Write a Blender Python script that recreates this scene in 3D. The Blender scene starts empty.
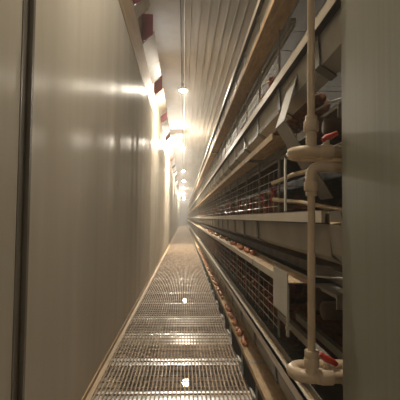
import bpy, bmesh, math, random
from mathutils import Vector, Matrix
random.seed(7)
SC = bpy.context.scene
COL = SC.collection
PI = math.pi
CAM_Z = 1.12            # eye height above the catwalk grating (z = 0)
END_Y = 62.0


def Z(h):               # height relative to the eye -> world height
    return h + CAM_Z


# ------------------------------------------------------------------ materials
def mat(name, col, rough=0.5, metal=0.0, var=0.12, scale=6.0, stretch=(1, 1, 1), bump=0.0, dirt=None, dirt_amt=0.0,
        spec=0.5):
    m = bpy.data.materials.new(name)
    m.use_nodes = True
    nt = m.node_tree
    b = nt.nodes['Principled BSDF']
    b.inputs['Roughness'].default_value = rough
    b.inputs['Metallic'].default_value = metal
    b.inputs['Specular IOR Level'].default_value = spec
    tc = nt.nodes.new('ShaderNodeTexCoord')
    mp = nt.nodes.new('ShaderNodeMapping')
    mp.inputs['Scale'].default_value = stretch
    nt.links.new(tc.outputs['Object'], mp.inputs['Vector'])
    n = nt.nodes.new('ShaderNodeTexNoise')
    n.inputs['Scale'].default_value = scale
    n.inputs['Detail'].default_value = 5
    nt.links.new(mp.outputs['Vector'], n.inputs['Vector'])
    r = nt.nodes.new('ShaderNodeValToRGB')
    lo = [max(0, c * (1 - var)) for c in col]
    hi = [min(1, c * (1 + var)) for c in col]
    r.color_ramp.elements[0].position = 0.3
    r.color_ramp.elements[0].color = (*lo, 1)
    r.color_ramp.elements[1].position = 0.7
    r.color_ramp.elements[1].color = (*hi, 1)
    nt.links.new(n.outputs['Fac'], r.inputs['Fac'])
    out = r.outputs['Color']
    if dirt:
        n2 = nt.nodes.new('ShaderNodeTexNoise')
        n2.inputs['Scale'].default_value = scale * 0.37
        n2.inputs['Detail'].default_value = 8
        n2.inputs['Roughness'].default_value = 0.7
        nt.links.new(mp.outputs['Vector'], n2.inputs['Vector'])
        r2 = nt.nodes.new('ShaderNodeValToRGB')
        r2.color_ramp.elements[0].position = 0.42
        r2.color_ramp.elements[0].color = (0, 0, 0, 1)
        r2.color_ramp.elements[1].position = 0.68
        r2.color_ramp.elements[1].color = (dirt_amt,) * 3 + (1,)
        nt.links.new(n2.outputs['Fac'], r2.inputs['Fac'])
        mx = nt.nodes.new('ShaderNodeMix')
        mx.data_type = 'RGBA'
        nt.links.new(r2.outputs['Color'], mx.inputs[0])
        nt.links.new(out, mx.inputs[6])
        mx.inputs[7].default_value = (*dirt, 1)
        out = mx.outputs[2]
    nt.links.new(out, b.inputs['Base Color'])
    if bump:
        bp = nt.nodes.new('ShaderNodeBump')
        bp.inputs['Strength'].default_value = bump
        bp.inputs['Distance'].default_value = 0.01
        nt.links.new(n.outputs['Fac'], bp.inputs['Height'])
        nt.links.new(bp.outputs['Normal'], b.inputs['Normal'])
    return m


def emit(name, col, strength):
    m = bpy.data.materials.new(name)
    m.use_nodes = True
    b = m.node_tree.nodes['Principled BSDF']
    b.inputs['Base Color'].default_value = (0.9, 0.88, 0.8, 1)
    b.inputs['Emission Color'].default_value = (*col, 1)
    b.inputs['Emission Strength'].default_value = strength
    return m


def wall_material():
    """pre-painted panel: fine vertical rolling lines smear reflections sideways"""
    m = mat('white_panel', (0.76, 0.70, 0.58), rough=0.46, var=0.05, scale=1.0, stretch=(1, 3.0, 0.25),
            dirt=(0.30, 0.245, 0.17), dirt_amt=0.30)
    nt = m.node_tree
    b = nt.nodes['Principled BSDF']
    b.inputs['Anisotropic'].default_value = 0.92
    b.inputs['IOR'].default_value = 1.62
    b.inputs['Specular IOR Level'].default_value = 0.5
    tg = nt.nodes.new('ShaderNodeTangent')
    tg.direction_type = 'UV_MAP'
    tg.uv_map = 'UVMap'
    nt.links.new(tg.outputs['Tangent'], b.inputs['Tangent'])
    tc = nt.nodes.new('ShaderNodeTexCoord')
    hs = []
    for sc, amp in (((1, 1.3, 0.06), 1.0), ((1, 42, 0.30), 0.012)):
        mp = nt.nodes.new('ShaderNodeMapping')
        mp.inputs['Scale'].default_value = sc
        nt.links.new(tc.outputs['Object'], mp.inputs['Vector'])
        n = nt.nodes.new('ShaderNodeTexNoise')
        n.inputs['Scale'].default_value = 1.0
        n.inputs['Detail'].default_value = 1.5
        nt.links.new(mp.outputs['Vector'], n.inputs['Vector'])
        mu = nt.nodes.new('ShaderNodeMath')
        mu.operation = 'MULTIPLY'
        mu.inputs[1].default_value = amp
        nt.links.new(n.outputs['Fac'], mu.inputs[0])
        hs.append(mu)
    ad = nt.nodes.new('ShaderNodeMath')
    nt.links.new(hs[0].outputs[0], ad.inputs[0])
    nt.links.new(hs[1].outputs[0], ad.inputs[1])
    bp = nt.nodes.new('ShaderNodeBump')
    bp.inputs['Strength'].default_value = 1.0
    bp.inputs['Distance'].default_value = 0.05
    nt.links.new(ad.outputs[0], bp.inputs['Height'])
    nt.links.new(bp.outputs['Normal'], b.inputs['Normal'])
    return m


M = {}
M['panel'] = wall_material()
M['joint'] = mat('joint_strip', (0.20, 0.175, 0.14), 0.45)
M['end_panel'] = mat('grey_sheet', (0.225, 0.225, 0.18), 0.5, var=0.06, scale=2, stretch=(1, 30, 0.6), bump=0.05)
M['wood'] = mat('tan_board', (0.50, 0.36, 0.21), 0.7, var=0.2, scale=5, stretch=(8, 0.6, 8))
M['ceil_white'] = mat('white_ceiling_sheet', (0.58, 0.55, 0.51), 0.8, var=0.06, spec=0.2)
M['ceil_metal'] = mat('ribbed_ceiling_sheet', (0.43, 0.395, 0.335), 0.7, metal=0.0, var=0.16, scale=3,
                      stretch=(4, 0.25, 1), dirt=(0.30, 0.22, 0.14), dirt_amt=0.5)
M['flap'] = mat('inlet_flap', (0.34, 0.27, 0.19), 0.6, var=0.15)
M['red_plate'] = mat('red_plastic', (0.26, 0.03, 0.05), 0.5, var=0.25)
M['zinc'] = mat('galvanised_sheet', (0.30, 0.285, 0.25), 0.55, metal=0.2, var=0.14, scale=7,
                dirt=(0.30, 0.24, 0.16), dirt_amt=0.5)
M['zinc_light'] = mat('light_zinc', (0.52, 0.50, 0.44), 0.4, metal=0.2, var=0.1, scale=9)
M['zinc_dark'] = mat('dark_zinc', (0.13, 0.125, 0.105), 0.5, metal=0.3, var=0.25)
M['cream'] = mat('cream_lip', (0.52, 0.46, 0.37), 0.5, var=0.08, scale=8, stretch=(1, 0.5, 1),
                 dirt=(0.42, 0.33, 0.22), dirt_amt=0.5)
M['belt'] = mat('egg_belt_weave', (0.50, 0.35, 0.19), 0.8, var=0.22, scale=9, stretch=(6, 1, 1), bump=0.3,
                dirt=(0.26, 0.17, 0.09), dirt_amt=0.6)
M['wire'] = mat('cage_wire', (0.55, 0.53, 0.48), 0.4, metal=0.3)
M['dark'] = mat('near_black', (0.035, 0.033, 0.028), 0.8, var=0.4)
M['manure'] = mat('grey_belt', (0.14, 0.115, 0.085), 0.75, var=0.3)
M['pvc'] = mat('ivory_pipe', (0.60, 0.48, 0.34), 0.4, var=0.1, scale=11, dirt=(0.40, 0.28, 0.17), dirt_amt=0.45)
M['valve'] = mat('red_handle', (0.50, 0.05, 0.035), 0.4)
M['slat'] = mat('brown_grating', (0.44, 0.335, 0.23), 0.65, spec=0.2, metal=0.0, var=0.3, scale=5, stretch=(5, 1.2, 5),
                dirt=(0.17, 0.105, 0.06), dirt_amt=0.75)
M['beam'] = mat('galvanised_beam', (0.92, 0.92, 0.90), 0.32, metal=0.5, var=0.12)
M['ground'] = mat('dirty_concrete', (0.13, 0.085, 0.05), 0.6, var=0.4, scale=3, dirt=(0.09, 0.055, 0.03), dirt_amt=0.8)
M['socket'] = mat('lamp_socket', (0.25, 0.24, 0.22), 0.5)
M['cable'] = mat('dark_cable', (0.05, 0.05, 0.05), 0.6)
M['conduit'] = mat('pale_conduit', (0.75, 0.72, 0.66), 0.35)
M['bulb'] = emit('lit_bulb', (1.0, 0.885, 0.72), 3100)
M['globe'] = emit('globe_bulb', (1.0, 0.885, 0.72), 3000)
M['dim_bulb'] = emit('dim_bulb', (1.0, 0.83, 0.62), 110)
M['fill_bulb'] = emit('unseen_fill_bulb', (1.0, 0.885, 0.72), 1250)  # weaker fill light for the added bulbs out of view
M['daylight'] = emit('daylight_slot', (0.86, 0.93, 1.0), 1.6)
M['egg'] = mat('brown_egg', (0.50, 0.20, 0.085), 0.45, var=0.14, scale=20)
M['feather'] = mat('brown_feathers', (0.23, 0.095, 0.045), 0.75, var=0.45, scale=26, stretch=(1, 1, 2), bump=0.4)
M['comb'] = mat('red_comb', (0.36, 0.05, 0.045), 0.5)
M['beak'] = mat('hen_beak', (0.55, 0.36, 0.16), 0.5)
M['eye'] = mat('hen_eye', (0.02, 0.012, 0.01), 0.2)
M['feed'] = mat('ground_feed', (0.40, 0.29, 0.16), 0.9, var=0.3, scale=30, bump=0.6)
M['rust'] = mat('rusty_drive', (0.09, 0.06, 0.04), 0.7, metal=0.3, var=0.4)


# ------------------------------------------------------------------ helpers
class MB:
    def __init__(s):
        s.v, s.f, s.m = [], [], []
        s.mi = 0

    def add(s, vs, fs):
        o = len(s.v)
        s.v += [tuple(v) for v in vs]
        for f in fs:
            s.f.append(tuple(i + o for i in f))
            s.m.append(s.mi)
        return s

    def box(s, x0, x1, y0, y1, z0, z1):
        vs = [(x, y, z) for x in (x0, x1) for y in (y0, y1) for z in (z0, z1)]
        return s.add(vs, [(0, 1, 3, 2), (4, 6, 7, 5), (0, 4, 5, 1), (2, 3, 7, 6), (0, 2, 6, 4), (1, 5, 7, 3)])

    def prism_y(s, prof, y0, y1, caps=True):
        """closed profile of (x, z) points drawn along y"""
        n = len(prof)
        vs = [(x, y0, z) for x, z in prof] + [(x, y1, z) for x, z in prof]
        fs = [(i, (i + 1) % n, n + (i + 1) % n, n + i) for i in range(n)]
        if caps:
            fs += [tuple(range(n))[::-1], tuple(range(n, 2 * n))]
        return s.add(vs, fs)

    def sheet_y(s, line, y0, y1, t):
        """open profile given thickness t, drawn along y"""
        pts = [Vector((x, z)) for x, z in line]
        nr = []
        for i in range(len(pts)):
            a = pts[max(i - 1, 0)]
            b = pts[min(i + 1, len(pts) - 1)]
            d = (b - a).normalized()
            nr.append(Vector((-d.y, d.x)))
        inner = [p + n * t for p, n in zip(pts, nr)]
        n = len(pts)
        A = [(p.x, y0, p.y) for p in pts] + [(p.x, y0, p.y) for p in inner]
        B = [(x, y1, z) for x, _, z in A]
        fs = []
        for i in range(n - 1):
            fs.append((i, i + 1, 2 * n + i + 1, 2 * n + i))
            fs.append((n + i + 1, n + i, 3 * n + i, 3 * n + i + 1))
            fs.append((i, n + i, n + i + 1, i + 1))
            fs.append((2 * n + i, 2 * n + i + 1, 3 * n + i + 1, 3 * n + i))
        fs.append((0, 2 * n, 3 * n, n))
        fs.append((n - 1, 2 * n - 1, 4 * n - 1, 3 * n - 1))
        return s.add(A + B, fs)

    def tube(s, path, r, seg=10, caps=True):
        P = [Vector(p) for p in path]
        R = r if isinstance(r, (list, tuple)) else [r] * len(P)
        rings = []
        up = None
        for i, p in enumerate(P):
            d = (P[min(i + 1, len(P) - 1)] - P[max(i - 1, 0)]).normalized()
            if up is None:
                up = Vector((0, 0, 1)) if abs(d.z) < 0.9 else Vector((1, 0, 0))
            a = (up - d * up.dot(d)).normalized()
            up = a
            b = d.cross(a)
            rings.append([p + (a * math.cos(2 * PI * k / seg) + b * math.sin(2 * PI * k / seg)) * R[i] for k in range(seg)])
        vs = [v for ring in rings for v in ring]
        fs = []
        for i in range(len(P) - 1):
            for k in range(seg):
                k2 = (k + 1) % seg
                fs.append((i * seg + k, i * seg + k2, (i + 1) * seg + k2, (i + 1) * seg + k))
        if caps:
            fs.append(tuple(range(seg))[::-1])
            fs.append(tuple((len(P) - 1) * seg + k for k in range(seg)))
        return s.add(vs, fs)

    def ball(s, c, rx, ry, rz, seg=12, rings=8, egg=0.0):
        vs, fs = [], []
        for i in range(rings + 1):
            t = PI * i / rings
            for k in range(seg):
                a = 2 * PI * k / seg
                q = 1 - egg * math.cos(t)
                vs.append((c[0] + rx * math.sin(t) * math.cos(a) * q, c[1] + ry * math.sin(t) * math.sin(a) * q,
                           c[2] + rz * math.cos(t)))
        for i in range(rings):
            for k in range(seg):
                k2 = (k + 1) % seg
                fs.append((i * seg + k, (i + 1) * seg + k, (i + 1) * seg + k2, i * seg + k2))
        return s.add(vs, fs)

    def build(s, name, mats, parent=None, smooth=False, loc=None):
        if not isinstance(mats, (list, tuple)):
            mats = [mats]
        off = Vector((0, 0, 0))
        if parent is not None:
            off = world_loc(parent)
        elif loc is not None:
            off = Vector(loc)
        me = bpy.data.meshes.new(name)
        me.from_pydata([tuple(Vector(v) - off) for v in s.v], [], s.f)
        bm = bmesh.new()
        bm.from_mesh(me)
        bmesh.ops.remove_doubles(bm, verts=bm.verts, dist=1e-6)
        bmesh.ops.recalc_face_normals(bm, faces=bm.faces)
        bm.to_mesh(me)
        bm.free()
        for q in mats:
            me.materials.append(q)
        if len(mats) > 1 and len(me.polygons) == len(s.m):
            for p, i in zip(me.polygons, s.m):
                p.material_index = i
        if smooth:
            for p in me.polygons:
                p.use_smooth = True
            me.set_sharp_from_angle(angle=math.radians(50))
        o = bpy.data.objects.new(name, me)
        COL.objects.link(o)
        if parent is not None:
            o.parent = parent
        elif loc is not None:
            o.location = loc
        return o


def world_loc(o):
    p = Vector((0, 0, 0))
    while o is not None:
        p += o.location
        o = o.parent
    return p


def tag(o, label, cat, group=None, kind=None):
    if label:
        o['label'] = label
    if cat:
        o['category'] = cat
    if group:
        o['group'] = group
    if kind:
        o['kind'] = kind
    return o


def thing(name, loc, label, cat, group=None):
    o = bpy.data.objects.new(name, None)
    COL.objects.link(o)
    o.location = loc
    o.empty_display_size = 0.1
    return tag(o, label, cat, group)


def struct(o, label=None, cat=None):
    o['kind'] = 'structure'
    if label:
        o['label'] = label
        o['category'] = cat
    return o


def kids(o):
    return KID.get(o.name, [])


KID = {}


def remember(o):
    KID[o.name] = [c for c in bpy.data.objects if c.parent == o]
    for c in KID[o.name]:
        KID[c.name] = [g for g in bpy.data.objects if g.parent == c]
    return o


def dup(o, loc, label=None, rot=None, parent=None):
    c = o.copy()
    COL.objects.link(c)
    if parent is None:
        c.location = loc
    else:
        c.parent = parent
    if label:
        c['label'] = label
    if rot is not None:
        c.rotation_euler = rot
    for ch in kids(o):
        d = dup(ch, None, None, None, c)
    return c


UN = ['', 'first', 'second', 'third', 'fourth', 'fifth', 'sixth', 'seventh', 'eighth', 'ninth', 'tenth', 'eleventh',
      'twelfth', 'thirteenth', 'fourteenth', 'fifteenth', 'sixteenth', 'seventeenth', 'eighteenth', 'nineteenth']
TENS = {2: 'twent', 3: 'thirt', 4: 'fort', 5: 'fift', 6: 'sixt', 7: 'sevent', 8: 'eight', 9: 'ninet'}


def nth(n):
    if n < 20:
        return UN[n]
    t, u = divmod(n, 10)
    if t > 9:
        return '%dth' % n
    return TENS[t] + ('ieth' if u == 0 else 'y-' + UN[u])


def arc(c, a, b, r, n=6):
    """quarter bend: centre c, from direction a to direction b (unit vectors)"""
    a, b, c = Vector(a), Vector(b), Vector(c)
    return [c + (a * math.cos(PI / 2 * i / n) + b * math.sin(PI / 2 * i / n)) * r for i in range(n + 1)]


# ------------------------------------------------------------------ camera
cam_d = bpy.data.cameras.new('camera')
cam = bpy.data.objects.new('camera', cam_d)
COL.objects.link(cam)
cam_d.sensor_fit = 'HORIZONTAL'
cam_d.sensor_width = 36
cam_d.lens = 36.5
cam_d.clip_start = 0.02
cam_d.clip_end = 200
yaw, pitch, roll = math.atan(16 / 405.6), math.atan(18 / 405.6), math.radians(0.6)
cam.matrix_world = (Matrix.Translation((0, 0, CAM_Z)) @ Matrix.Rotation(-yaw, 4, 'Z') @ Matrix.Rotation(PI / 2 + pitch, 4, 'X')
                    @ Matrix.Rotation(roll, 4, 'Z'))
SC.camera = cam

# ------------------------------------------------------------------ setting
WX = -0.59              # aisle face of the left wall
CEIL = Z(2.95)
BACK = -7.0
LOW = -2.3              # floor of the storey below
TOPW = Z(1.88)           # top of the white panels


def uv_wall(o):
    me = o.data
    uv = me.uv_layers.new(name='UVMap')
    for l in me.loops:
        c = me.vertices[l.vertex_index].co
        uv.data[l.index].uv = (c.y * 0.1, c.z * 0.1)


w = MB()
w.box(WX - 0.06, WX, 1.56, END_Y, LOW, TOPW)
w.box(WX - 0.06, WX, BACK, 1.46, LOW, TOPW)
o = struct(w.build('wall_left', M['panel']))
uv_wall(o)
w = MB().box(WX - 0.06, WX - 0.012, 1.46, 1.56, LOW, TOPW)
w.box(WX - 0.012, WX + 0.006, 1.545, 1.565, LOW, TOPW)
w.box(WX - 0.012, WX + 0.003, 1.455, 1.468, LOW, TOPW)
struct(w.build('trim_1', M['joint']), 'dark recessed joint strip between the two nearest white wall panels', 'trim')
struct(MB().box(WX - 0.06, WX + 0.004, BACK, END_Y, TOPW, Z(2.36)).build('trim_2', M['wood']),
       'tan board running along above the white wall panels', 'trim')
struct(MB().box(WX - 0.06, WX - 0.015, BACK, END_Y, Z(2.36), CEIL).build('wall_left_upper', M['flap']))
struct(MB().box(WX - 0.06, 2.0, BACK - 0.08, BACK, LOW, CEIL).build('wall_back', M['end_panel']))
struct(MB().box(WX - 0.06, 2.0, END_Y, END_Y + 0.08, LOW, CEIL).build('wall_end', M['ceil_white']))
struct(MB().box(1.36, 1.42, 1.15, END_Y, LOW, CEIL).build('wall_inner', M['dark']))  # backdrop; darkness of the cage interior is put into its colour
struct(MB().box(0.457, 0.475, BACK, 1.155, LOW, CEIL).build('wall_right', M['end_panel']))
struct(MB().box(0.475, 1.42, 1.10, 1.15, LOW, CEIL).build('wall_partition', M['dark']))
struct(MB().box(WX - 0.06, -0.06, BACK, END_Y, CEIL, CEIL + 0.05).build('ceiling', M['ceil_white']))
c = MB().box(-0.06, 2.0, BACK, END_Y, CEIL, CEIL + 0.05)
x = -0.06
while x < 1.4:
    c.prism_y([(x, CEIL), (x + 0.002, CEIL - 0.015), (x + 0.008, CEIL - 0.015), (x + 0.010, CEIL)], BACK, END_Y)
    x += 0.128
struct(c.build('ceiling_ribbed', M['ceil_metal']))
struct(MB().box(WX - 0.06, 2.0, BACK, END_Y, LOW - 0.1, LOW).build('floor', M['ground']))
struct(MB().prism_y([(WX, 0.0), (WX + 0.035, 0.0), (WX + 0.035, 0.006), (WX + 0.006, 0.012), (WX + 0.006, 0.045), (WX, 0.045)],
                    BACK, END_Y).build('baseboard_left', M['wood']))

# ------------------------------------------------------------------ catwalk
g = thing('catwalk_grating', (-0.1, 2.0, 0), 'brown slotted grating laid as the floor of the aisle between wall and cages', 'grating')
b = MB()
x = WX + 0.012
while x < 0.430:
    b.box(x, x + 0.0085, BACK, END_Y, -0.012, 0.0)
    x += 0.027
b.build('bar', M['slat'], g)['kind'] = 'stuff'
b = MB()
y = BACK + 0.05
while y < END_Y:
    b.box(WX + 0.005, 0.439, y, y + 0.006, -0.016, -0.004)
    y += 0.1
b.build('cross_bar', M['slat'], g)['kind'] = 'stuff'

BELTZ = {0: Z(-0.985), 1: Z(-0.28), 2: Z(0.43), 3: Z(1.14)}
by = [-0.85, -0.15, 0.55, 1.25, 1.95, 2.63, 3.26, 4.02, 4.66, 5.45, 6.2]
while by[-1] < END_Y - 1:
    by.append(by[-1] + 0.7)
proto = thing('catwalk_joist', (-0.1, by[5], -0.02), '', 'joist', 'joists under the catwalk')
Y = by[5]
MB().prism_y([(WX + 0.004, -0.018), (0.474, -0.018), (0.474, -0.024), (0.474, -0.085), (WX + 0.004, -0.085)], Y - 0.09, Y + 0.09).build('plate', M['beam'], proto)
b = MB().box(0.4405, 0.457, Y - 0.085, Y + 0.05, -0.018, 0.014)
b.box(0.4405, 0.446, Y - 0.085, Y + 0.05, 0.014, 0.022)
b.build('bracket', M['zinc_light'], proto)
b = MB().box(0.458, 0.470, Y - 0.10, Y - 0.085, -0.02, BELTZ[0] - 0.008)
b.box(0.458, 0.470, Y - 0.10, Y - 0.03, -0.02, 0.0)
b.box(0.458, 0.56, Y - 0.10, Y - 0.085, BELTZ[0] - 0.022, BELTZ[0] - 0.008)
b.build('post', M['zinc_light'], proto)
remember(proto)
vis = [q for q in by if q > 2.4]
for i, q in enumerate(by):
    if q < 2.4 and q > 2.0 or q < 0.5:
        continue
    if abs(q - Y) < 1e-6:
        o = proto
    else:
        o = dup(proto, (-0.1, q, -0.02))
    if q < 2.4:
        o['label'] = 'galvanised joist under the catwalk, below the photographer'
    else:
        k = vis.index(q) + 1
        o['label'] = 'galvanised joist seen through the catwalk slots, %s from the near end' % nth(k)

# lamps of the storey below, seen through the grating
def lamp(name, x, y, z, r, top, label, group, cat='lamp', glow='bulb'):
    t = thing(name, (x, y, top), label, cat, group)
    MB().tube([(x, y, top), (x, y, z + r + 0.05)], 0.004, 6).build('cord', M['cable'], t)
    MB().tube([(x, y, z + r + 0.075), (x, y, z + r + 0.05), (x, y, z + r * 1.1)], [0.014, 0.02, 0.02], 10).build('socket', M['socket'], t, True)
    # a lamp with an opaque housing above, its flange added to block upward light, and a glowing dome below
    n = 10
    prof = [(r * math.cos(a), z + r * math.sin(a)) for a in [math.radians(-90 + {'globe': 88, 'dim_bulb': 150}.get(glow, 72) * i / n) for i in range(n + 1)]]
    MB().tube([(x, y, h) for _, h in prof], [max(q, 0.001) for q, _ in prof], 18).build('dome', M[glow], t, True)
    zt = prof[-1][1]
    shield_rim = {'globe': 1.15, 'dim_bulb': 0.52}.get(glow, 1.7)
    MB().tube([(x, y, zt - 0.002), (x, y, zt - 0.1 * r), (x, y, zt), (x, y, zt + r * 1.05)], [prof[-1][0] * 1.02, r * shield_rim, r * shield_rim, 0.02], 18).build('shield_housing', M['conduit'], t, True)
    return t


ptB = None
rowB = [8.19, 15.05, 22.4, 28.4, 35.7, 42.7, 49.6, 56.5]
visb = 0
for i, y in enumerate(rowB):
    visb += 1
    lab = 'lit bulb with added shield under the pale ceiling conduit, %s from the near end' % nth(visb)
    loc = (-0.048, y, CEIL)
    if ptB is None:
        ptB = remember(lamp('hanging_bulb', -0.048, y, Z(2.62), 0.055, CEIL, lab, 'bulbs along the ceiling conduit'))
    else:
        dup(ptB, loc, lab)
lamp('hanging_bulb', -0.048, 2.0, Z(2.62), 0.055, CEIL, 'added fill bulb, unseen above the photographer', 'bulbs along the ceiling conduit', 'lamp', 'fill_bulb')  # unseen lamp added to brighten the near cages and pipes
lamp('hanging_bulb', -0.048, -4.6, Z(2.62), 0.055, CEIL, 'added fill bulb, unseen behind the photographer', 'bulbs along the ceiling conduit', 'lamp', 'fill_bulb')  # unseen lamp added behind the camera to lift the near end
ptA = None
for i, y in enumerate([13.8, 41.4]):
    lab = 'brighter globe lamp hanging lower near the air inlets, %s from the near end' % nth(i + 1)
    if ptA is None:
        ptA = remember(lamp('globe_lamp', -0.286, y, Z(2.6), 0.092, CEIL, lab, 'globe lamps along the air inlets', 'lamp', 'globe'))
    else:
        dup(ptA, (-0.286, y, CEIL), lab)
ptL = None
for i, y in enumerate([0.1, 3.42, 6.75, 10.1, 13.5, 17.0, 20.5]):
    lab = ('lit bulb under the catwalk, %s glow seen through the slots' % nth(i)) if i else 'lit bulb under the catwalk below the photographer'
    if ptL is None:
        ptL = remember(lamp('underfloor_bulb', 0.035, y, Z(-1.36), 0.028, -0.086, lab, 'bulbs under the catwalk', 'lamp', 'dim_bulb'))
    else:
        dup(ptL, (0.035, y, -0.086), lab)

o = MB().tube([(-0.022, BACK, CEIL - 0.03), (-0.022, END_Y, CEIL - 0.03)], 0.011, 8).build('ceiling_conduit', M['conduit'], None, True, (-0.022, 2, CEIL - 0.03))
tag(o, 'pale straight conduit running along under the ceiling above the bulbs', 'conduit')
o = MB().tube([(-0.080, BACK, CEIL - 0.02), (-0.080, END_Y, CEIL - 0.02)], 0.009, 8).build('ceiling_cable', M['cable'], None, True, (-0.08, 2, CEIL - 0.02))
tag(o, 'dark cable along the ceiling edge left of the pale conduit', 'cable')

# ------------------------------------------------------------------ air inlets above the left wall
def inlet(y0, L, label):
    t = thing('air_inlet', (WX, y0, Z(2.36)), label, 'air inlet', 'air inlets along the top of the wall')
    z0, zm, z1, wd = Z(2.365), Z(2.47), Z(2.75), 0.140
    prof = [(WX - 0.012, z0), (WX + wd, zm), (WX + wd, z1), (WX - 0.012, z1)]
    MB().prism_y(prof, y0, y0 + 0.02).build('end_plate', M['red_plate'], t)
    MB().prism_y(prof, y0 + L - 0.02, y0 + L).build('end_plate', M['flap'], t)
    f = MB().prism_y([(WX + 0.003, z0 - 0.022), (WX + wd + 0.022, zm + 0.045), (WX + wd + 0.015, zm + 0.060), (WX + 0.003, z0 - 0.003)],
                     y0 + 0.02, y0 + L - 0.02)
    f.build('flap', M['flap'], t)
    MB().box(WX - 0.014, WX - 0.004, y0 + min(0.35, L * 0.5), y0 + L - 0.06, z0 + 0.12, z1 - 0.03).build('opening', M['daylight'], t)['label'] = 'slot open to bright daylight'
    MB().box(WX - 0.012, WX + 0.03, y0 + 0.0, y0 + L, z1, z1 + 0.02).build('frame', M['flap'], t)
    return remember(t)


yi = [5.4 + 2.36 * k for k in range(24)]
inlet(4.45, 0.3, 'short air inlet with red end plate at the top of the wall, nearest the camera')
inlet(2.2, 1.7, 'air inlet at the top of the wall above the picture')
pi = inlet(5.4, 1.72, 'tan air inlet flap with red end plate, first full one from the near end')
for k in range(1, 24):
    dup(pi, (WX, yi[k], Z(2.36)), 'tan air inlet flap with red end plate, %s full one from the near end' % nth(k + 1))

# ------------------------------------------------------------------ cages: four tiers
PITCH = 0.62
LIP = [Z(-0.68), Z(0.03), Z(0.74), Z(1.45)]
TN = ['lowest', 'middle', 'upper', 'topmost']
BX0, BX1 = 0.458, 0.572
LX = 0.48


def trough(t):
    L = LIP[t]
    LX = 0.462 if t == 0 else 0.48
    y0 = [1.2, 1.39, 1.2, 1.2][t]
    r = thing('feed_trough', (LX, y0, L), ['grey feed trough of the lowest tier beside the near floor belt',
                                            'grey feed trough with cream lip at eye height, middle tier',
                                            'grey sloping feed trough of the upper tier, seen from below',
                                            'topmost feed trough just under the ribbed ceiling'][t], 'feed trough', 'feed troughs of the cage row')
    line = [(LX + 0.022, L - 0.01), (LX + 0.024, L - 0.045), (LX + 0.032, L - 0.160), (LX + 0.088, L - 0.192), (LX + 0.080, L - 0.10), (LX + 0.068, L - 0.0)]
    MB().sheet_y(line, y0, END_Y, 0.003).build('channel', M['zinc'], r)
    m = MB().box(LX - 0.004, LX + 0.010, y0, END_Y, L - 0.042, L + 0.004)
    m.box(LX - 0.004, LX + 0.023, y0, END_Y, L + 0.0, L + 0.004)
    m.build('lip', M['cream'], r)
    MB().box(LX - 0.003, LX + 0.023, y0, END_Y, L - 0.046, L - 0.0422).build('lip_shade', M['dark'], r)['label'] = 'dark strip standing for the shade under the lip'  # shade of the ledge's underside, added as a dark strip
    MB().prism_y([(LX + 0.028, L - 0.05), (LX + 0.032, L - 0.11), (LX + 0.076, L - 0.11), (LX + 0.069, L - 0.04)], y0 + 0.01, END_Y).build('feed', M['feed'], r)['label'] = 'tan layer of ground feed'
    yy = 2.10 + (PITCH if t == 1 else -PITCH)
    first = None
    sl = [(x_ - 0.010 if i < 3 else x_, z_ - (0.010 if i == 3 else 0.0)) for i, (x_, z_) in enumerate(line[:4])]
    sl[0] = (sl[0][0], L - 0.043)
    n = 0
    while yy < END_Y - 1 and n < 96:
        if yy > y0:
            if first is None:
                first = MB().sheet_y(sl, yy, yy + 0.06, 0.004).build('gap_shade', M['zinc_dark'], r)  # shadow gaps between trough sections, put in as dark bands
                fy = yy
            else:
                d = first.copy()
                COL.objects.link(d)
                d.parent = r
                d.location = (0, yy - fy, 0)
            n += 1
        yy += PITCH
    return r


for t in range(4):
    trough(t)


def egg_belt(t):
    b = BELTZ[t]
    y0 = [1.2, 1.78, 2.06, 1.3][t]
    r = thing('egg_belt', (BX0, y0, b), ['tan egg belt of the lowest tier, beside the catwalk edge', 'tan egg belt of the middle tier, ending at the pale cover plate',
                                         'thin tan egg belt under the upper tier trough', 'wide tan egg belt board up under the topmost tier'][t], 'egg belt', 'egg belts of the cage row')
    MB().box(BX0, BX1, y0, END_Y, b - 0.006, b).build('belt', M['belt'], r)
    MB().prism_y([(BX0 - 0.007, b - 0.02), (BX0, b - 0.02), (BX0, b + 0.016), (BX0 - 0.007, b + 0.016)], y0, END_Y).build('edge_rail', M['cream'] if t == 1 else M['belt'], r)
    MB().prism_y([(BX1, b - 0.02), (BX1 + 0.007, b - 0.02), (BX1 + 0.007, b + 0.016), (BX1, b + 0.016)], y0, END_Y).build('edge_rail', M['zinc'], r)
    jy = {0: 2.79, 1: 2.62, 2: 2.9, 3: 6.9}[t]
    MB().prism_y([(BX0 - 0.009, b - 0.024), (BX1 + 0.009, b - 0.024), (BX1 + 0.009, b + 0.005), (BX1 - 0.004, b + 0.005), (BX1 - 0.004, b + 0.002), (BX0 + 0.004, b + 0.002), (BX0 + 0.004, b + 0.018), (BX0 - 0.009, b + 0.018)], jy, jy + 0.02).build('joint_clip', M['zinc'], r)
    return r


for t in range(4):
    egg_belt(t)

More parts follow.
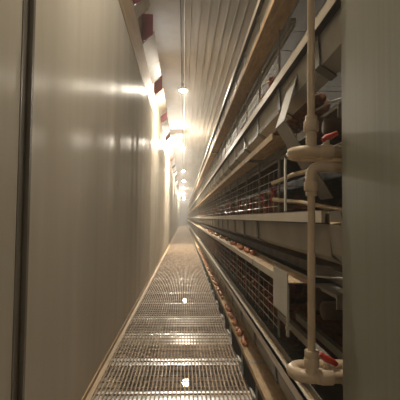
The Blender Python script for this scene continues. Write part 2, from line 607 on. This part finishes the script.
for t in range(3):
    r = thing('manure_belt', (0.66, 1.6, LIP[t] - 0.27), ['dark manure belt under the lowest tier of hens', 'dark manure belt under the middle tier of hens', 'dark manure belt under the upper tier of hens'][t], 'manure belt', 'manure belts under the cages')
    MB().box(0.66, 1.3, 1.75, END_Y, LIP[t] - 0.28, LIP[t] - 0.27).build('belt', M['manure'], r)
    MB().box(0.65, 0.66, 1.6, END_Y, LIP[t] - 0.30, LIP[t] - 0.25).build('edge_rail', M['manure'], r)
    o = thing('drinker_pipe', (0.6, 2.35, LIP[t] + 0.34), ['pale drinker pipe above the hens of the lowest tier', 'pale drinker pipe above the hens of the middle tier', 'pale drinker pipe above the hens of the upper tier'][t], 'pipe', 'drinker pipes in the cages')
    MB().tube([(0.6, 2.2, LIP[t] + 0.345), (0.6, END_Y, LIP[t] + 0.345)], 0.011, 8).build('pipe', M['zinc'], o, True)
    MB().box(0.585, 0.615, 2.2, END_Y, LIP[t] + 0.36, LIP[t] + 0.385).build('hanger_rail', M['zinc'], o)

# one cage
FX = 0.556
CY = 2.35


def cage_parts(y, L):
    fw = MB()
    for h in (0.045, 0.095, 0.150, 0.205, 0.265):
        fw.tube([(FX, y, L + h), (FX, y + PITCH, L + h)], 0.0024, 4)
    for k in range(1, 4):
        yy = y + PITCH * k / 4
        fw.tube([(FX + 0.003, yy, L + 0.004), (FX + 0.003, yy, L + 0.27)], 0.0011, 4)
    ps = MB().box(FX - 0.006, FX + 0.006, y - 0.006, y + 0.006, L - 0.002, L + 0.385)
    pt = MB()
    for k in range(3):
        xx = 0.75 + k * 0.25
        pt.tube([(xx, y, L - 0.19), (xx, y, L + 0.38)], 0.0016, 4)
    for h in (-0.1, 0.02, 0.14, 0.26, 0.38):
        pt.tube([(0.60 if h < 0 else FX, y, L + h), (1.3, y, L + h)], 0.0016, 4)
    fl = MB()
    for k in range(10):
        xx = 0.60 + k * 0.075
        fl.tube([(xx, y, L - 0.20), (xx, y + PITCH, L - 0.20)], 0.0018, 4)
    for k in range(4):
        yy = y + PITCH * (k + 0.5) / 4
        fl.tube([(0.60, yy, L - 0.202), (1.3, yy, L - 0.202)], 0.0018, 4)
    return [('front_wire', fw), ('post', ps), ('partition', pt), ('floor_wire', fl)]


pc = thing('hen_cage', (FX, CY, LIP[0]), '', 'cage', 'wire hen cages')
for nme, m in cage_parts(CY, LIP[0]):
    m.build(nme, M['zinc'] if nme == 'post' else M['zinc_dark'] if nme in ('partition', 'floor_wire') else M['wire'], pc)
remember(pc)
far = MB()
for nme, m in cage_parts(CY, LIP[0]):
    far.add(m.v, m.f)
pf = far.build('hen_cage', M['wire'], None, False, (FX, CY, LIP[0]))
tag(pf, '', 'cage', 'wire hen cages')
used_n = used_f = False
for t in range(3):
    for k in range(95):
        y = CY + PITCH * k
        lab = 'wire hen cage, %s from the near end on the %s tier' % (nth(k + 1), TN[t])
        if k < 22:
            if not used_n:
                pc.location = (FX, y, LIP[t]); pc['label'] = lab; used_n = True
            else:
                dup(pc, (FX, y, LIP[t]), lab)
        else:
            if not used_f:
                pf.location = (FX, y, LIP[t]); pf['label'] = lab; used_f = True
            else:
                dup(pf, (FX, y, LIP[t]), lab)


# ------------------------------------------------------------------ hens
def hen_mesh(pose):
    """a hen facing -x, feet at the origin; body grown from a skin skeleton into one continuous surface"""
    bm_v = [(0.03, 0, 0.165), (0.10, 0, 0.18), (-0.05, 0, 0.175), (-0.095, 0, 0.215),
            (0.165, 0, 0.225), (0.215, 0, 0.275)]
    if pose == 0:      # head up
        bm_v += [(-0.125, 0, 0.275), (-0.14, 0, 0.325), (-0.165, 0, 0.335)]
    else:              # head lowered to the trough
        bm_v += [(-0.155, 0, 0.245), (-0.205, 0, 0.235), (-0.23, 0, 0.215)]
    rad = [(0.085, 0.092), (0.075, 0.08), (0.075, 0.085), (0.05, 0.058), (0.045, 0.05), (0.016, 0.03), (0.03, 0.034), (0.024, 0.027), (0.014, 0.015)]
    ed = [(0, 1), (0, 2), (2, 3), (1, 4), (4, 5), (3, 6), (6, 7), (7, 8)]
    for s in (-1, 1):
        i = len(bm_v)
        bm_v += [(0.03, 0.045 * s, 0.10), (0.04, 0.045 * s, 0.055), (0.03, 0.045 * s, 0.012), (-0.02, 0.05 * s, 0.007)]
        rad += [(0.032, 0.032), (0.011, 0.011), (0.009, 0.009), (0.006, 0.006)]
        ed += [(0, i), (i, i + 1), (i + 1, i + 2), (i + 2, i + 3)]
    me = bpy.data.meshes.new('hen_skeleton')
    me.from_pydata(bm_v, ed, [])
    o = bpy.data.objects.new('hen_skeleton', me)
    COL.objects.link(o)
    md = o.modifiers.new('skin', 'SKIN')
    for v, r in zip(me.skin_vertices[0].data, rad):
        v.radius = r
    me.skin_vertices[0].data[0].use_root = True
    sb = o.modifiers.new('sub', 'SUBSURF')
    sb.levels = sb.render_levels = 1
    dg = bpy.context.evaluated_depsgraph_get()
    dg.update()
    ev = bpy.data.meshes.new_from_object(o.evaluated_get(dg))
    bpy.data.objects.remove(o)
    m = MB()
    m.add([v.co for v in ev.vertices], [tuple(p.vertices) for p in ev.polygons])
    hx, hz = bm_v[7][0], bm_v[7][2]
    m.mi = 1
    comb = [(-0.020, 0.018), (-0.026, 0.042), (-0.012, 0.032), (-0.006, 0.052), (0.006, 0.036), (0.016, 0.048), (0.026, 0.030), (0.018, 0.012)]
    n = len(comb)
    vs = [(hx + a, -0.004, hz + c_) for a, c_ in comb] + [(hx + a, 0.004, hz + c_) for a, c_ in comb]
    m.add(vs, [tuple(range(n)), tuple(range(n, 2 * n))[::-1]] + [(i, (i + 1) % n, n + (i + 1) % n, n + i) for i in range(n)])
    for s in (-1, 1):
        m.ball((hx - 0.018, 0.008 * s, hz - 0.034), 0.009, 0.005, 0.018, 8, 6)
        m.ball((hx - 0.006, 0.0185 * s, hz), 0.017, 0.008, 0.016, 8, 6)
    m.mi = 2
    bx, bz = bm_v[8][0], bm_v[8][2]
    m.tube([(bx + 0.008, 0, bz), (bx - 0.012, 0, bz - 0.004), (bx - 0.026, 0, bz - 0.013)], [0.010, 0.007, 0.001], 8)
    m.mi = 3
    for s in (-1, 1):
        m.ball((hx - 0.008, 0.0255 * s, hz + 0.006), 0.004, 0.0025, 0.004, 6, 5)
    return m


hm = [hen_mesh(0), hen_mesh(1)]
HM = [M['feather'], M['comb'], M['beak'], M['eye']]
hp = []
for m in hm:
    hp.append(m.build('hen', HM, None, True, (0, 0, 0)))
    tag(hp[-1], '', 'hen', 'brown hens in the cages')
hused = [False, False]


def put_hen(pose, x, y, L, rz, label):
    loc = (x, y, L - 0.198)
    if not hused[pose]:
        hused[pose] = True
        hp[pose].location = loc
        hp[pose].rotation_euler = (0, 0, rz)
        hp[pose]['label'] = label
    else:
        dup(hp[pose], loc, label, (0, 0, rz))


for t in range(3):
    hs = []
    for k in range(26):
        y = CY + PITCH * k
        n = 3 if k < 14 else 2
        for j in range(n):
            yy = y + PITCH * (j + 0.5) / n + random.uniform(-0.05, 0.05)
            pose = random.choice((0, 0, 1))
            xx = 0.71 + random.uniform(0.0, 0.10) + (0.05 if pose else 0)
            rz = random.choice((0, 0.3, -0.3, 0.5, -0.45, 0.15))
            if random.random() < 0.18:
                xx = 0.95; rz = random.uniform(1.2, 4.5)
            hs.append([yy, pose, xx, rz])
    if t == 1:
        hs[0] = [2.56, 0, 0.70, 0.25]
    if t == 2:
        hs[0] = [2.32 + 0.25, 0, 0.70, 0.1]
    hs.sort()
    for i, (yy, pose, xx, rz) in enumerate(hs):
        put_hen(pose, xx, yy, LIP[t], rz, 'brown hen with red comb, %s from the near end on the %s tier' % (nth(i + 1), TN[t]))

# ------------------------------------------------------------------ eggs
pe = MB().ball((0, 0, 0), 0.0215, 0.0215, 0.0285, 16, 10, 0.16).build('egg', M['egg'], None, True, (0, 0, 0))
tag(pe, '', 'egg', 'brown eggs on the belts')
first = True


def egg_run(t, ys, desc):
    global first
    last = 0
    for i, (x, y) in enumerate(ys):
        y = last = max(y, last + 0.062)
        loc = (x, y, BELTZ[t] + 0.0215)
        rot = (PI / 2, 0, random.uniform(0, 6.28))
        lab = 'brown egg %s, %s from the near end' % (desc, nth(i + 1))
        if first:
            first = False
            pe.location = loc; pe.rotation_euler = rot; pe['label'] = lab
        else:
            dup(pe, loc, lab, rot)


ys = [(0.483, 3.16), (0.482, 3.215), (0.500, 3.262), (0.476, 3.43), (0.498, 3.49), (0.480, 3.555), (0.478, 3.76), (0.50, 3.86),
      (0.48, 4.02), (0.476, 4.08), (0.50, 4.3), (0.478, 4.36), (0.48, 4.42)]
y = 4.55
while y < 13:
    ys.append((random.choice((0.478, 0.485, 0.505)), y))
    y += random.choice((0.065, 0.07, 0.1, 0.2, 0.4))
egg_run(0, ys, 'on the lowest belt')
ys = [(0.532, 3.09), (0.518, 3.27), (0.537, 3.42), (0.515, 3.62), (0.53, 3.87)]
y = 4.2
while y < 9:
    ys.append((random.choice((0.50, 0.52, 0.54)), y))
    y += random.choice((0.1, 0.16, 0.5, 0.8))
egg_run(1, ys, 'on the middle belt')

# ------------------------------------------------------------------ water pipes at the near end
PX, PY = 0.397, 1.25
F = 0.0200
P = 0.0118


def fitting_ring(m, c, axis, r, h):
    c, a = Vector(c), Vector(axis)
    m.tube([c - a * h, c - a * h * 0.8, c + a * h * 0.8, c + a * h], [r * 0.94, r, r, r * 0.94], 14)


zu, zl, zb = Z(0.212), Z(0.164), Z(-0.482)
up = thing('water_pipe', (PX, PY, zu), 'upper ivory water pipe rising to the ceiling from a branching horizontal valve pipe', 'pipe', 'water pipes at the cage end')
m = MB().tube([(PX, PY, CEIL), (PX, PY, zu + 0.05)], P, 14)
m.build('riser', M['pvc'], up, True)
m = MB()
fitting_ring(m, (PX, PY, zu + 0.080), (0, 0, 1), 0.0235, 0.017)
fitting_ring(m, (PX, PY, zu + 0.103), (0, 0, 1), 0.0185, 0.010)
m.build('union_nut', M['pvc'], up, True)
m = MB().tube([(PX, PY, zu + 0.066), (PX, PY, zu)], 0.0165, 14)
lft = PX
bend = [(0.62, PY, zu), (PX, PY, zu)] + arc((lft, PY + 0.045, zu), (0, -1, 0), (-1, 0, 0), 0.045) + arc((lft, PY + 0.045, zu), (-1, 0, 0), (0, 1, 0), 0.045)[1:] + [(0.62, PY + 0.09, zu)]
m.tube(bend, F, 14)
m.build('return_bend', M['pvc'], up, True)
m = MB()
fitting_ring(m, (PX + 0.048, PY, zu), (1, 0, 0), 0.0235, 0.018)
fitting_ring(m, (PX + 0.028, PY, zu), (1, 0, 0), 0.0215, 0.006)
m.tube([(PX + 0.048, PY, zu), (PX + 0.048, PY, zu + 0.036)], [0.013, 0.010], 10)
v = m.build('valve_body', M['pvc'], up, True)
h = MB().tube([(PX + 0.035, PY - 0.005, zu + 0.036), (PX + 0.048, PY, zu + 0.043), (PX + 0.066, PY - 0.002, zu + 0.052), (PX + 0.082, PY - 0.004, zu + 0.060)], [0.008, 0.012, 0.009, 0.007], 8)
h = h.build('valve_handle', M['valve'], v, True)
h['label'] = 'red lever handle'
remember(up)

lo = thing('water_pipe', (PX, PY, zb), 'lower ivory water pipe dropping from an elbow to a valve pipe near the catwalk', 'pipe', 'water pipes at the cage end')
m = MB().tube([(PX, PY, zl - 0.06), (PX, PY, zb + 0.03)], P, 14)
m.build('riser', M['pvc'], lo, True)
m = MB().tube([(0.62, PY, zl), (PX + 0.03, PY, zl)] + arc((PX + 0.026, PY, zl - 0.026), (0, 0, 1), (-1, 0, 0), 0.026) + [(PX, PY, zl - 0.062)], 0.0175, 14)
m.build('elbow', M['pvc'], lo, True)
m = MB()
fitting_ring(m, (PX, PY, zl - 0.062), (0, 0, 1), 0.0225, 0.014)
fitting_ring(m, (PX, PY, zl - 0.083), (0, 0, 1), 0.0175, 0.009)
m.build('union_nut', M['pvc'], lo, True)
m = MB()
fitting_ring(m, (PX, PY, zb + 0.066), (0, 0, 1), 0.021, 0.014)
fitting_ring(m, (PX, PY, zb + 0.044), (0, 0, 1), 0.0235, 0.013)
m.build('union_nut', M['pvc'], lo, True)
m = MB().tube([(PX, PY, zb + 0.04), (PX, PY, zb)], 0.0175, 14)
lft = PX
bend = [(0.62, PY, zb), (PX, PY, zb)] + arc((lft, PY + 0.045, zb), (0, -1, 0), (-1, 0, 0), 0.045) + arc((lft, PY + 0.045, zb), (-1, 0, 0), (0, 1, 0), 0.045)[1:] + [(0.62, PY + 0.09, zb)]
m.tube(bend, F, 14)
m.build('return_bend', M['pvc'], lo, True)
m = MB()
fitting_ring(m, (PX + 0.045, PY, zb), (1, 0, 0), 0.025, 0.02)
fitting_ring(m, (PX + 0.022, PY, zb), (1, 0, 0), 0.0225, 0.006)
m.tube([(PX + 0.05, PY, zb), (PX + 0.05, PY + 0.01, zb + 0.036)], [0.014, 0.011], 10)
v = m.build('valve_body', M['pvc'], lo, True)
h = MB().tube([(PX + 0.03, PY + 0.01, zb + 0.066), (PX + 0.05, PY + 0.008, zb + 0.050), (PX + 0.066, PY + 0.006, zb + 0.044), (PX + 0.080, PY + 0.004, zb + 0.034)], [0.007, 0.012, 0.010, 0.008], 8)
h = h.build('valve_handle', M['valve'], v, True)
h['label'] = 'red lever handle'

# ivory feed lines crossing the cage end
o = MB().tube([(0.535, 2.42, Z(0.212)), (0.545, 2.0, Z(0.222)), (0.56, 1.72, Z(0.212)), (0.70, 1.62, Z(0.22)), (0.95, 1.5, Z(0.23))], 0.0115, 12).build('water_hose', M['pvc'], None, True, (0.56, 1.72, Z(0.2)))
tag(o, 'ivory hose rising to the right behind the standpipe, upper one of two', 'hose', 'ivory hoses at the cage end')
o = MB().tube([(0.535, 2.4, Z(0.115)), (0.60, 2.05, Z(0.085)), (0.66, 1.75, Z(0.045)), (0.72, 1.6, Z(0.03)), (0.9, 1.45, Z(0.02))], 0.0115, 12).build('water_hose', M['pvc'], None, True, (0.6, 2.05, Z(0.08)))
tag(o, 'ivory hose sloping down just above the middle trough lip, lower one of two', 'hose', 'ivory hoses at the cage end')
# hanging pale strip in front of the middle tier
o = MB().box(0.486, 0.494, 1.93, 1.955, Z(0.036), Z(0.30))
o.box(0.486, 0.54, 1.93, 1.955, Z(0.29), Z(0.30))
o = o.build('hanger_strip', M['zinc_light'], None, False, (0.49, 1.94, Z(0.04)))
tag(o, 'short pale upright strip standing on the middle trough lip near its end', 'strip')

# bent guard sheet under the upper trough
g_ = thing('guard_sheet', (0.5, 1.92, Z(0.1)), 'large bent grey guard sheet hanging under the upper trough behind the valve pipe', 'guard sheet')
MB().sheet_y([(0.507, Z(0.655)), (0.446, Z(0.444)), (0.668, Z(0.095))], 1.79, 1.96, 0.004).build('sheet', M['zinc'], g_)
m = MB().box(0.505, 0.52, 1.80, 1.95, Z(0.63), Z(0.665))
m.build('clamp', M['zinc_dark'], g_)

# end cover of the middle belt
cv = thing('belt_cover', (0.455, 1.9, Z(-0.45)), 'pale grey cover plate closing the near end of the middle egg belt', 'cover plate')
MB().prism_y([(0.449, Z(-0.235)), (0.449, Z(-0.425)), (0.455, Z(-0.425)), (0.455, Z(-0.235))], 1.75, 2.02).build('plate', M['zinc_light'], cv)
m = MB().box(0.470, 0.480, 1.83, 1.85, Z(-0.53), Z(-0.30))
m.box(0.466, 0.490, 1.832, 1.848, Z(-0.50), Z(-0.485))
m.build('hanging_pin', M['zinc_light'], cv)

# belt drive behind the cover
dr = thing('belt_drive', (0.63, 1.75, Z(-0.37)), 'dark rusty belt drive with rollers behind the pale cover plate', 'belt drive', 'belt drives at the cage end')
m = MB()
for zz, r_, yy in ((-0.34, 0.05, 1.72), (-0.36, 0.036, 1.60)):
    m.tube([(0.55, yy, Z(zz)), (0.556, yy, Z(zz)), (0.84, yy, Z(zz)), (0.846, yy, Z(zz))], [r_ * 0.8, r_, r_, r_ * 0.8], 18)
m.build('roller', M['rust'], dr, True)
m = MB().box(0.58, 0.82, 1.52, 1.80, Z(-0.30), Z(-0.285))
m.box(0.58, 0.82, 1.52, 1.53, Z(-0.34), Z(-0.30))
m.build('frame', M['zinc'], dr)
m = MB().tube([(0.64, 1.5, Z(-0.37)), (0.65, 1.5, Z(-0.37)), (0.80, 1.5, Z(-0.37)), (0.81, 1.5, Z(-0.37))], [0.03, 0.045, 0.045, 0.03], 16)
m.box(0.68, 0.74, 1.48, 1.52, Z(-0.33), Z(-0.295))
m.build('motor', M['rust'], dr, True)
m = MB().tube([(0.60, 1.66, Z(-0.24)), (0.64, 1.60, Z(-0.235)), (0.75, 1.5, Z(-0.238))], 0.005, 8)
m.tube([(0.56, 1.80, Z(-0.25)), (0.60, 1.66, Z(-0.24))], 0.005, 8)
m.build('rod', M['wire'], dr, True)

remember(dr)
dup(dr, (0.65, 1.78, Z(0.37)), 'dark rusty belt drive with rollers under the upper trough behind the guard sheet')
dr['group'] = 'belt drives at the cage end'
# rails running under the drive
for i, (xx, hh, lab) in enumerate(((0.548, -0.53, 'grey angle rail running low beside the lower standpipe, left one of two'),
                                   (0.648, -0.54, 'grey angle rail running low beside the lower standpipe, right one of two'))):
    o = MB().prism_y([(xx, Z(hh)), (xx + 0.026, Z(hh)), (xx + 0.026, Z(hh) - 0.004), (xx + 0.004, Z(hh) - 0.004), (xx + 0.004, Z(hh) - 0.035), (xx, Z(hh) - 0.035)], 1.18, 2.33)
    o = o.build('frame_rail', M['zinc'], None, False, (xx, 1.3, Z(hh)))
    tag(o, lab, 'rail', 'frame rails at the cage end')

# trough end gear at eye height, right of the middle lip
te = thing('trough_end', (0.55, 1.4, Z(-0.1)), 'grey sheet metal end chute closing the middle feed trough beside the right wall', 'chute')
MB().sheet_y([(0.50, Z(-0.02)), (0.515, Z(-0.12)), (0.56, Z(-0.16)), (0.66, Z(-0.17)), (0.70, Z(-0.08))], 1.22, 1.388, 0.004).build('pan', M['zinc'], te)
m = MB().box(0.53, 0.545, 1.30, 1.32, Z(-0.12), Z(0.03))
m.box(0.53, 0.72, 1.30, 1.32, Z(-0.055), Z(-0.045))
m.build('bracket', M['zinc'], te)

# cross rods behind the upper valve
o = MB().tube([(0.50, 1.62, Z(0.25)), (0.62, 1.55, Z(0.30)), (0.80, 1.5, Z(0.36))], 0.005, 8)
o = o.build('tie_rod', M['wire'], None, True, (0.62, 1.55, Z(0.3)))
tag(o, 'thin grey tie rod rising to the right behind the upper red valve', 'rod')
o = MB().tube([(0.47, 1.80, Z(0.31))] + [(0.50 + 0.04 * k, 1.72 - 0.03 * k, Z(0.27 - 0.02 * math.sin(k * 0.6))) for k in range(6)], 0.0085, 10)
o = o.build('drain_hose', M['zinc'], None, True, (0.55, 1.7, Z(0.27)))
tag(o, 'grey sagging hose behind the union nut of the upper standpipe', 'hose')

# ------------------------------------------------------------------ world and view
wd = bpy.data.worlds.new('world')
SC.world = wd
wd.use_nodes = True
wd.node_tree.nodes['Background'].inputs[0].default_value = (0, 0, 0, 1)
vs = wd.node_tree.nodes.new('ShaderNodeVolumeScatter')      # dusty air
vs.inputs['Color'].default_value = (1.0, 0.95, 0.86, 1)
vs.inputs['Density'].default_value = 0.012
vs.inputs['Anisotropy'].default_value = 0.35
wd.node_tree.links.new(vs.outputs[0], wd.node_tree.nodes['World Output'].inputs['Volume'])
SC.view_settings.view_transform = 'Standard'
SC.view_settings.look = 'None'
SC.view_settings.gamma = 1
SC.view_settings.exposure = 0.5
SC.cycles.max_bounces = 10
SC.cycles.diffuse_bounces = 5
SC.cycles.glossy_bounces = 4
SC.cycles.blur_glossy = 0.0
SC.cycles.sample_clamp_indirect = 4.0
SC.cycles.use_denoising = True
